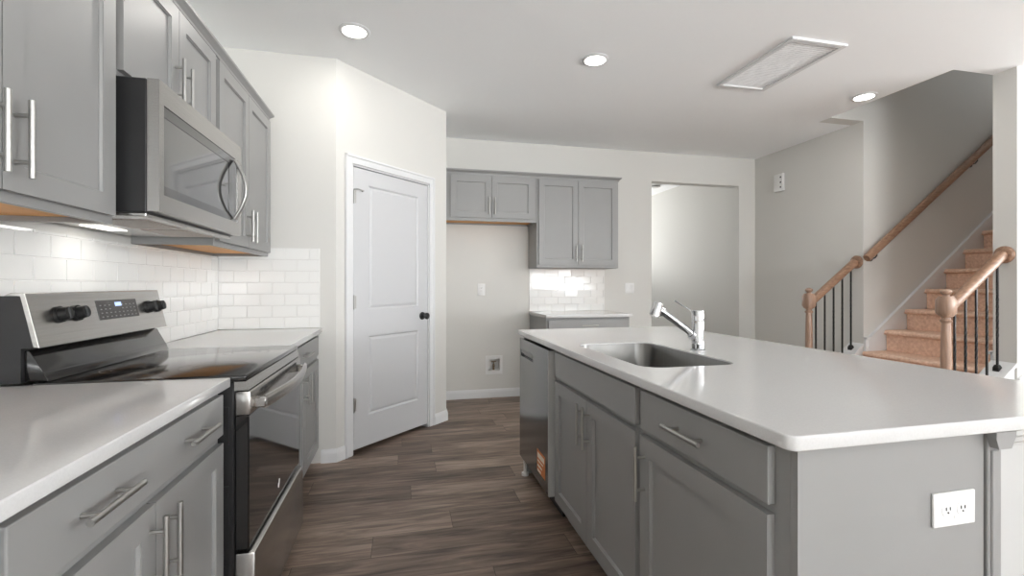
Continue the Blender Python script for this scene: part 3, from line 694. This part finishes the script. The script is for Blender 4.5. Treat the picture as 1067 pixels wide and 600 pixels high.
# icemaker water box
ib = thing('water_outlet_box', 'white recessed icemaker valve box low on the wall of the refrigerator space', 'water box', (0.956, YB, 0.3465))
hw, hh = (BX1-BX0)/2, (BZ1-BZ0)/2
m = MB().panel('Y', -0.006, -0.0003, -0.092, 0.092, -0.098, 0.098, holes=[(-hw+0.004, hw-0.004, -hh+0.004, hh-0.004)]); m.build('frame', 'plastic', ib, smooth=0)
m = MB(); t_ = 0.0035
m.box(-hw, -hw+t_, 0, 0.085, -hh, hh); m.box(hw-t_, hw, 0, 0.085, -hh, hh); m.box(-hw+t_, hw-t_, 0, 0.085, -hh, -hh+t_); m.box(-hw+t_, hw-t_, 0, 0.085, hh-t_, hh); m.box(-hw, hw, 0.0855, 0.09, -hh, hh); m.build('box', 'plastic', ib, smooth=0)
m = MB(); m.cyl((0.005, 0.05, -hh+t_), (0.005, 0.05, 0.0), 0.011, n=14); m.cyl((0.005, 0.05, -0.012), (0.005, 0.005, -0.012), 0.007, n=12); m.cyl((0.005, 0.05, 0.0), (0.005, 0.05, 0.022), 0.005, n=10); m.box(-0.022, 0.032, 0.042, 0.058, 0.022, 0.031, 0.003); m.build('valve', 'brass', ib)
# small box high on the right wall
cb = thing('door_chime', 'small white wall box with three dark dots high on the right wall', 'chime', (XR, 4.55, 2.37), -R90)
MB().box(-0.066, 0.066, -0.032, -0.0002, -0.10, 0.10, 0.006, 2).build('cover', 'plastic', cb, smooth=30)
for z in (0.058, 0.0, -0.055): MB().cyl((0.034, -0.0318, z), (0.034, -0.0336, z), 0.010, n=16).build('port', 'slot', cb)

# ================================================================== CEILING FIXTURES
def can(loc, label, lit=True):
    t = thing('recessed_light', label, 'ceiling light', loc, 0, 'recessed ceiling lights')
    MB().lathe([(0.0705, -0.0002), (0.090, -0.0002), (0.092, -0.004), (0.086, -0.008), (0.0705, -0.0095), (0.0705, -0.006)], n=40).build('trim_ring', 'trim', t)
    MB().lathe([(0.0, -0.004), (0.070, -0.004), (0.070, -0.0095), (0.0, -0.0125)], n=40).build('lens', 'lens', t)
    l = bpy.data.lights.new('lamp', 'AREA'); l.shape = 'DISK'; l.size = 0.12; l.energy = CAN_POWER; l.color = (1, 0.965, 0.91)
    o = bpy.data.objects.new('lamp', l); COL.objects.link(o); o.parent = t; o.location = (0, 0, -0.014)
can((-0.284, 2.99, H), 'round recessed ceiling light nearest the pantry door')
can((1.282, 3.00, H), 'round recessed ceiling light above the island, left of the vent grille')
can((3.674, 3.09, H), 'round recessed ceiling light at the edge of the stair opening')
# return air grille
rv = thing('return_air_grille', 'large white rectangular air return grille in the ceiling over the island', 'vent', (2.562, 2.800, H))
hx2, hy2 = 0.213, 0.362
m = MB(); t_ = 0.034
for (a, b, c0, e) in ((-hx2, -hx2+t_, -hy2, hy2), (hx2-t_, hx2, -hy2, hy2), (-hx2+t_, hx2-t_, -hy2, -hy2+t_), (-hx2+t_, hx2-t_, hy2-t_, hy2)): m.box(a, b, c0, e, -0.016, -0.0003, 0.003)
m.build('frame', 'trim', rv, smooth=0)
m = MB(); n = 30
for k in range(n):
    y = -hy2+t_+(2*hy2-2*t_)*(k+0.5)/n
    m.prism([(y-0.0075, -0.0095), (y-0.0075, -0.0108), (y+0.0070, -0.0065), (y+0.0070, -0.0052)], 'X', -hx2+t_, hx2-t_)
m.build('louvers', 'louver', rv, smooth=0)
MB().box(-hx2+t_, hx2-t_, -hy2+t_, hy2-t_, -0.0030, -0.0006).build('filter', 'grilleback', rv, smooth=0)
# hall ceiling fixture
sd = thing('smoke_detector', 'round white ceiling disc seen through the top left of the hall opening', 'detector', (3.82, 6.6, H))
MB().lathe([(0.0, -0.0003), (0.075, -0.0003), (0.075, -0.014), (0.060, -0.034), (0.0, -0.036)], n=32).build('housing', 'plastic', sd)
MB().lathe([(0.062, -0.016), (0.0765, -0.016), (0.0765, -0.022), (0.062, -0.022)], n=32).build('sensor_gap', 'slot', sd)

# ================================================================== STAIRS
RISE, RUN, NX = 0.194, 0.247, 3.696       # nose of step 1 at NX
def nz(x): return RISE+(x-NX)*RISE/RUN     # nosing line
sc = thing('staircase', 'straight staircase with tan carpeted steps climbing behind the island', 'staircase', (NX, (YN+YS)/2, 0))
yh0, yh1 = YN+0.022-(YN+YS)/2, YS-0.022-(YN+YS)/2
for k in range(14):
    x = k*RUN; z = RISE*(k+1); r = 0.021
    prof = [(x+RUN+0.03, z), (x+0.010, z)]
    for q in range(1, 9):
        a = PI/2+PI*q/8*0.97; prof.append((x+0.010+0.020*math.cos(a), z-r+r*math.sin(a)))
    prof += [(x+0.026, z-2*r-0.004), (x+0.030, z-RISE+0.001), (x+RUN+0.03, z-RISE+0.001)]
    MB().prism(prof, 'Y', yh0, yh1).build('carpeted_step', 'carpet', sc, smooth=50)
# closed side stringers with sloping caps (lower flight, open on the room side)
def stringer(t, yc_, yA, yB, x1):
    x0 = 3.722; m = MB(); up = 0.022
    m.prism([(x0, 0), (x1, 0), (x1, nz(x1)+up), (x0, nz(x0)+up)], 'Y', yA-yc_, yB-yc_); m.build('stringer', 'trim', t, smooth=0)
    m = MB(); m.prism([(x0, nz(x0)+up+0.0005), (x1, nz(x1)+up+0.0005), (x1, nz(x1)+up+0.026), (x0, nz(x0)+up+0.026)], 'Y', yA-0.014-yc_, yB+0.014-yc_, 0.003); m.build('stringer_cap', 'trim', t, smooth=0)
YR1, YL1 = 2.49, 3.619
# skirt boards along the stair walls
def skirt(name, yA, yB, x0, x1):
    m = MB(); hi, lo = 0.06, -0.20
    m.prism([(x0, nz(x0)+lo), (x1, nz(x1)+lo), (x1, nz(x1)+hi), (x0+0.05, nz(x0+0.05)+hi), (x0, nz(x0+0.05)+hi)], 'Y', yA, yB, 0.002)
    m.prism([(x0+0.03, nz(x0+0.03)-0.02), (x1, nz(x1)-0.02), (x1, nz(x1)+0.066), (x0+0.05, nz(x0+0.05)+0.066), (x0-0.0, nz(x0+0.05)+0.066), (x0-0.0, nz(x0+0.05)+0.045), (x0+0.03, nz(x0+0.05)+0.04)], 'Y', min(yA, yB)-(0.012 if yB > 3 else 0), max(yA, yB)+(0.012 if yB < 3 else 0), 0.002)
    struct(m.build(name, 'trim', smooth=0))
skirt('trim_3', YS-0.019, YS-0.0005, XR+0.003, 7.19)
skirt('trim_4', YN+0.0005, YN+0.019, XR+0.003, 7.19)
struct(MB().prism([(XR+0.001, 0.50), (XR+0.20, 0.50), (XR+0.20, 0.66), (XR+0.17, 0.645), (XR+0.001, 0.545)], 'Y', 2.405, 2.4195, 0.002).build('trim_5', 'trim', smooth=0))

def railing(label, yc_, yA, yB):
    t = thing('stair_railing', label, 'railing', (0, yc_, 0), 0, 'stair railings')
    stringer(t, yc_, yA, yB, XR-0.002)
    xN = 3.668
    m = MB(); hb = 0.060
    m.lathe([(0.0, 0.0), (0.043, 0.0), (0.043, 0.30), (0.036, 0.32), (0.029, 0.36), (0.0315, 0.45), (0.0305, 0.70), (0.027, 0.90), (0.025, 0.94), (0.033, 0.948), (0.034, 0.958), (0.025, 0.966), (0.024, 0.975), (0.036, 0.988), (0.036, 0.993)], (xN, 0, 0), 'Z', 24)
    # chamfered square block
    def sq(h_, z, c_): 
        a = h_; b = h_-c_
        return [Vector((xN+x, y, z)) for x, y in ((a, -b), (a, b), (b, a), (-b, a), (-a, b), (-a, -b), (-b, -a), (b, -a))]
    m.ring_loft([sq(0.032, 0.985, 0.010), sq(0.045, 1.012, 0.010), sq(0.045, 1.098, 0.010), sq(0.032, 1.124, 0.010)])
    m.lathe([(0.022, 1.120), (0.018, 1.134), (0.026, 1.142), (0.033, 1.152), (0.032, 1.163), (0.020, 1.173), (0.0, 1.177)], (xN, 0, 0), 'Z', 24)
    m.build('newel_post', 'oakpost', t, smooth=40)
    x0, z0_ = xN+0.042, 1.056; x1, z1_ = XR-0.026, 1.420
    slope = (z1_-z0_)/(x1-x0)
    m = MB(); m.tube([(x0, 0, z0_), ((x0+x1)/2, 0, (z0_+z1_)/2), (x1, 0, z1_)], 0.032, 0.033, n=20, power=0.72); m.build('handrail', 'oak', t, smooth=40)
    m = MB(); m.lathe([(0.0, -0.0005), (0.062, -0.0005), (0.062, -0.012), (0.054, -0.022), (0.040, -0.026), (0.0, -0.027)], (XR, 0, 1.420), 'X', 32); m.build('rosette', 'oak', t)
    for k in range(5):
        x = 3.746+0.1005*k; zb = nz(x)+0.050; zt = z0_+(x-x0)*slope-0.024
        m = MB(); m.box(x-0.0055, x+0.0055, -0.0055, 0.0055, zb, zt)
        # twisted middle section
        rings = []
        for q in range(25):
            a0 = PI*2*q/24*1.5; zz = zb+(zt-zb)*(0.30+0.40*q/24)
            rings.append([Vector((x+0.0085*math.cos(a0+PI/2*j), 0.0085*math.sin(a0+PI/2*j), zz)) for j in range(4)])
        m.ring_loft(rings)
        b_ = m.build('baluster', 'iron', t, smooth=0)
        m = MB(); m.ring_loft([[Vector((x+h_*a, h_*b, z_)) for a, b in ((1, -1), (1, 1), (-1, 1), (-1, -1))] for h_, z_ in ((0.018, zb-0.014), (0.018, zb+0.012), (0.012, zb+0.030), (0.008, zb+0.034))]); m.build('shoe', 'iron', b_, smooth=0)
    return t
railing('nearer oak stair railing with black balusters, in front of the carpeted steps', YR1, 2.432, 2.556)
railing('farther oak stair railing with black balusters, against the grey wall', YL1, 3.559, 3.677)
# wall handrail
wr = thing('wall_handrail', 'long brown oak handrail mounted on the stairwell wall above the steps', 'handrail', (0, 0, 0))
yw = YS-0.062
hs = RISE/RUN*0.975
def hz(x): return 1.452+(x-4.19)*hs
m = MB(); m.tube([(4.185, yw, hz(4.185)), (5.2, yw, hz(5.2)), (6.9, yw, hz(6.9))], 0.028, 0.034, n=20, power=0.72); m.build('rail', 'oak', wr, smooth=40)
for x in (4.30, 5.55, 6.75):
    m = MB(); z = hz(x); m.lathe([(0.0, -0.0005), (0.028, -0.0005), (0.026, -0.006), (0.0, -0.008)], (x, YS, z-0.085), 'Y', 20)
    m.tube([(x, YS-0.006, z-0.085), (x, YS-0.045, z-0.082), (x, yw, z-0.062), (x, yw, z-0.038)], 0.006, n=10, up=(1, 0, 0)); m.build('bracket', 'gunmetal', wr)
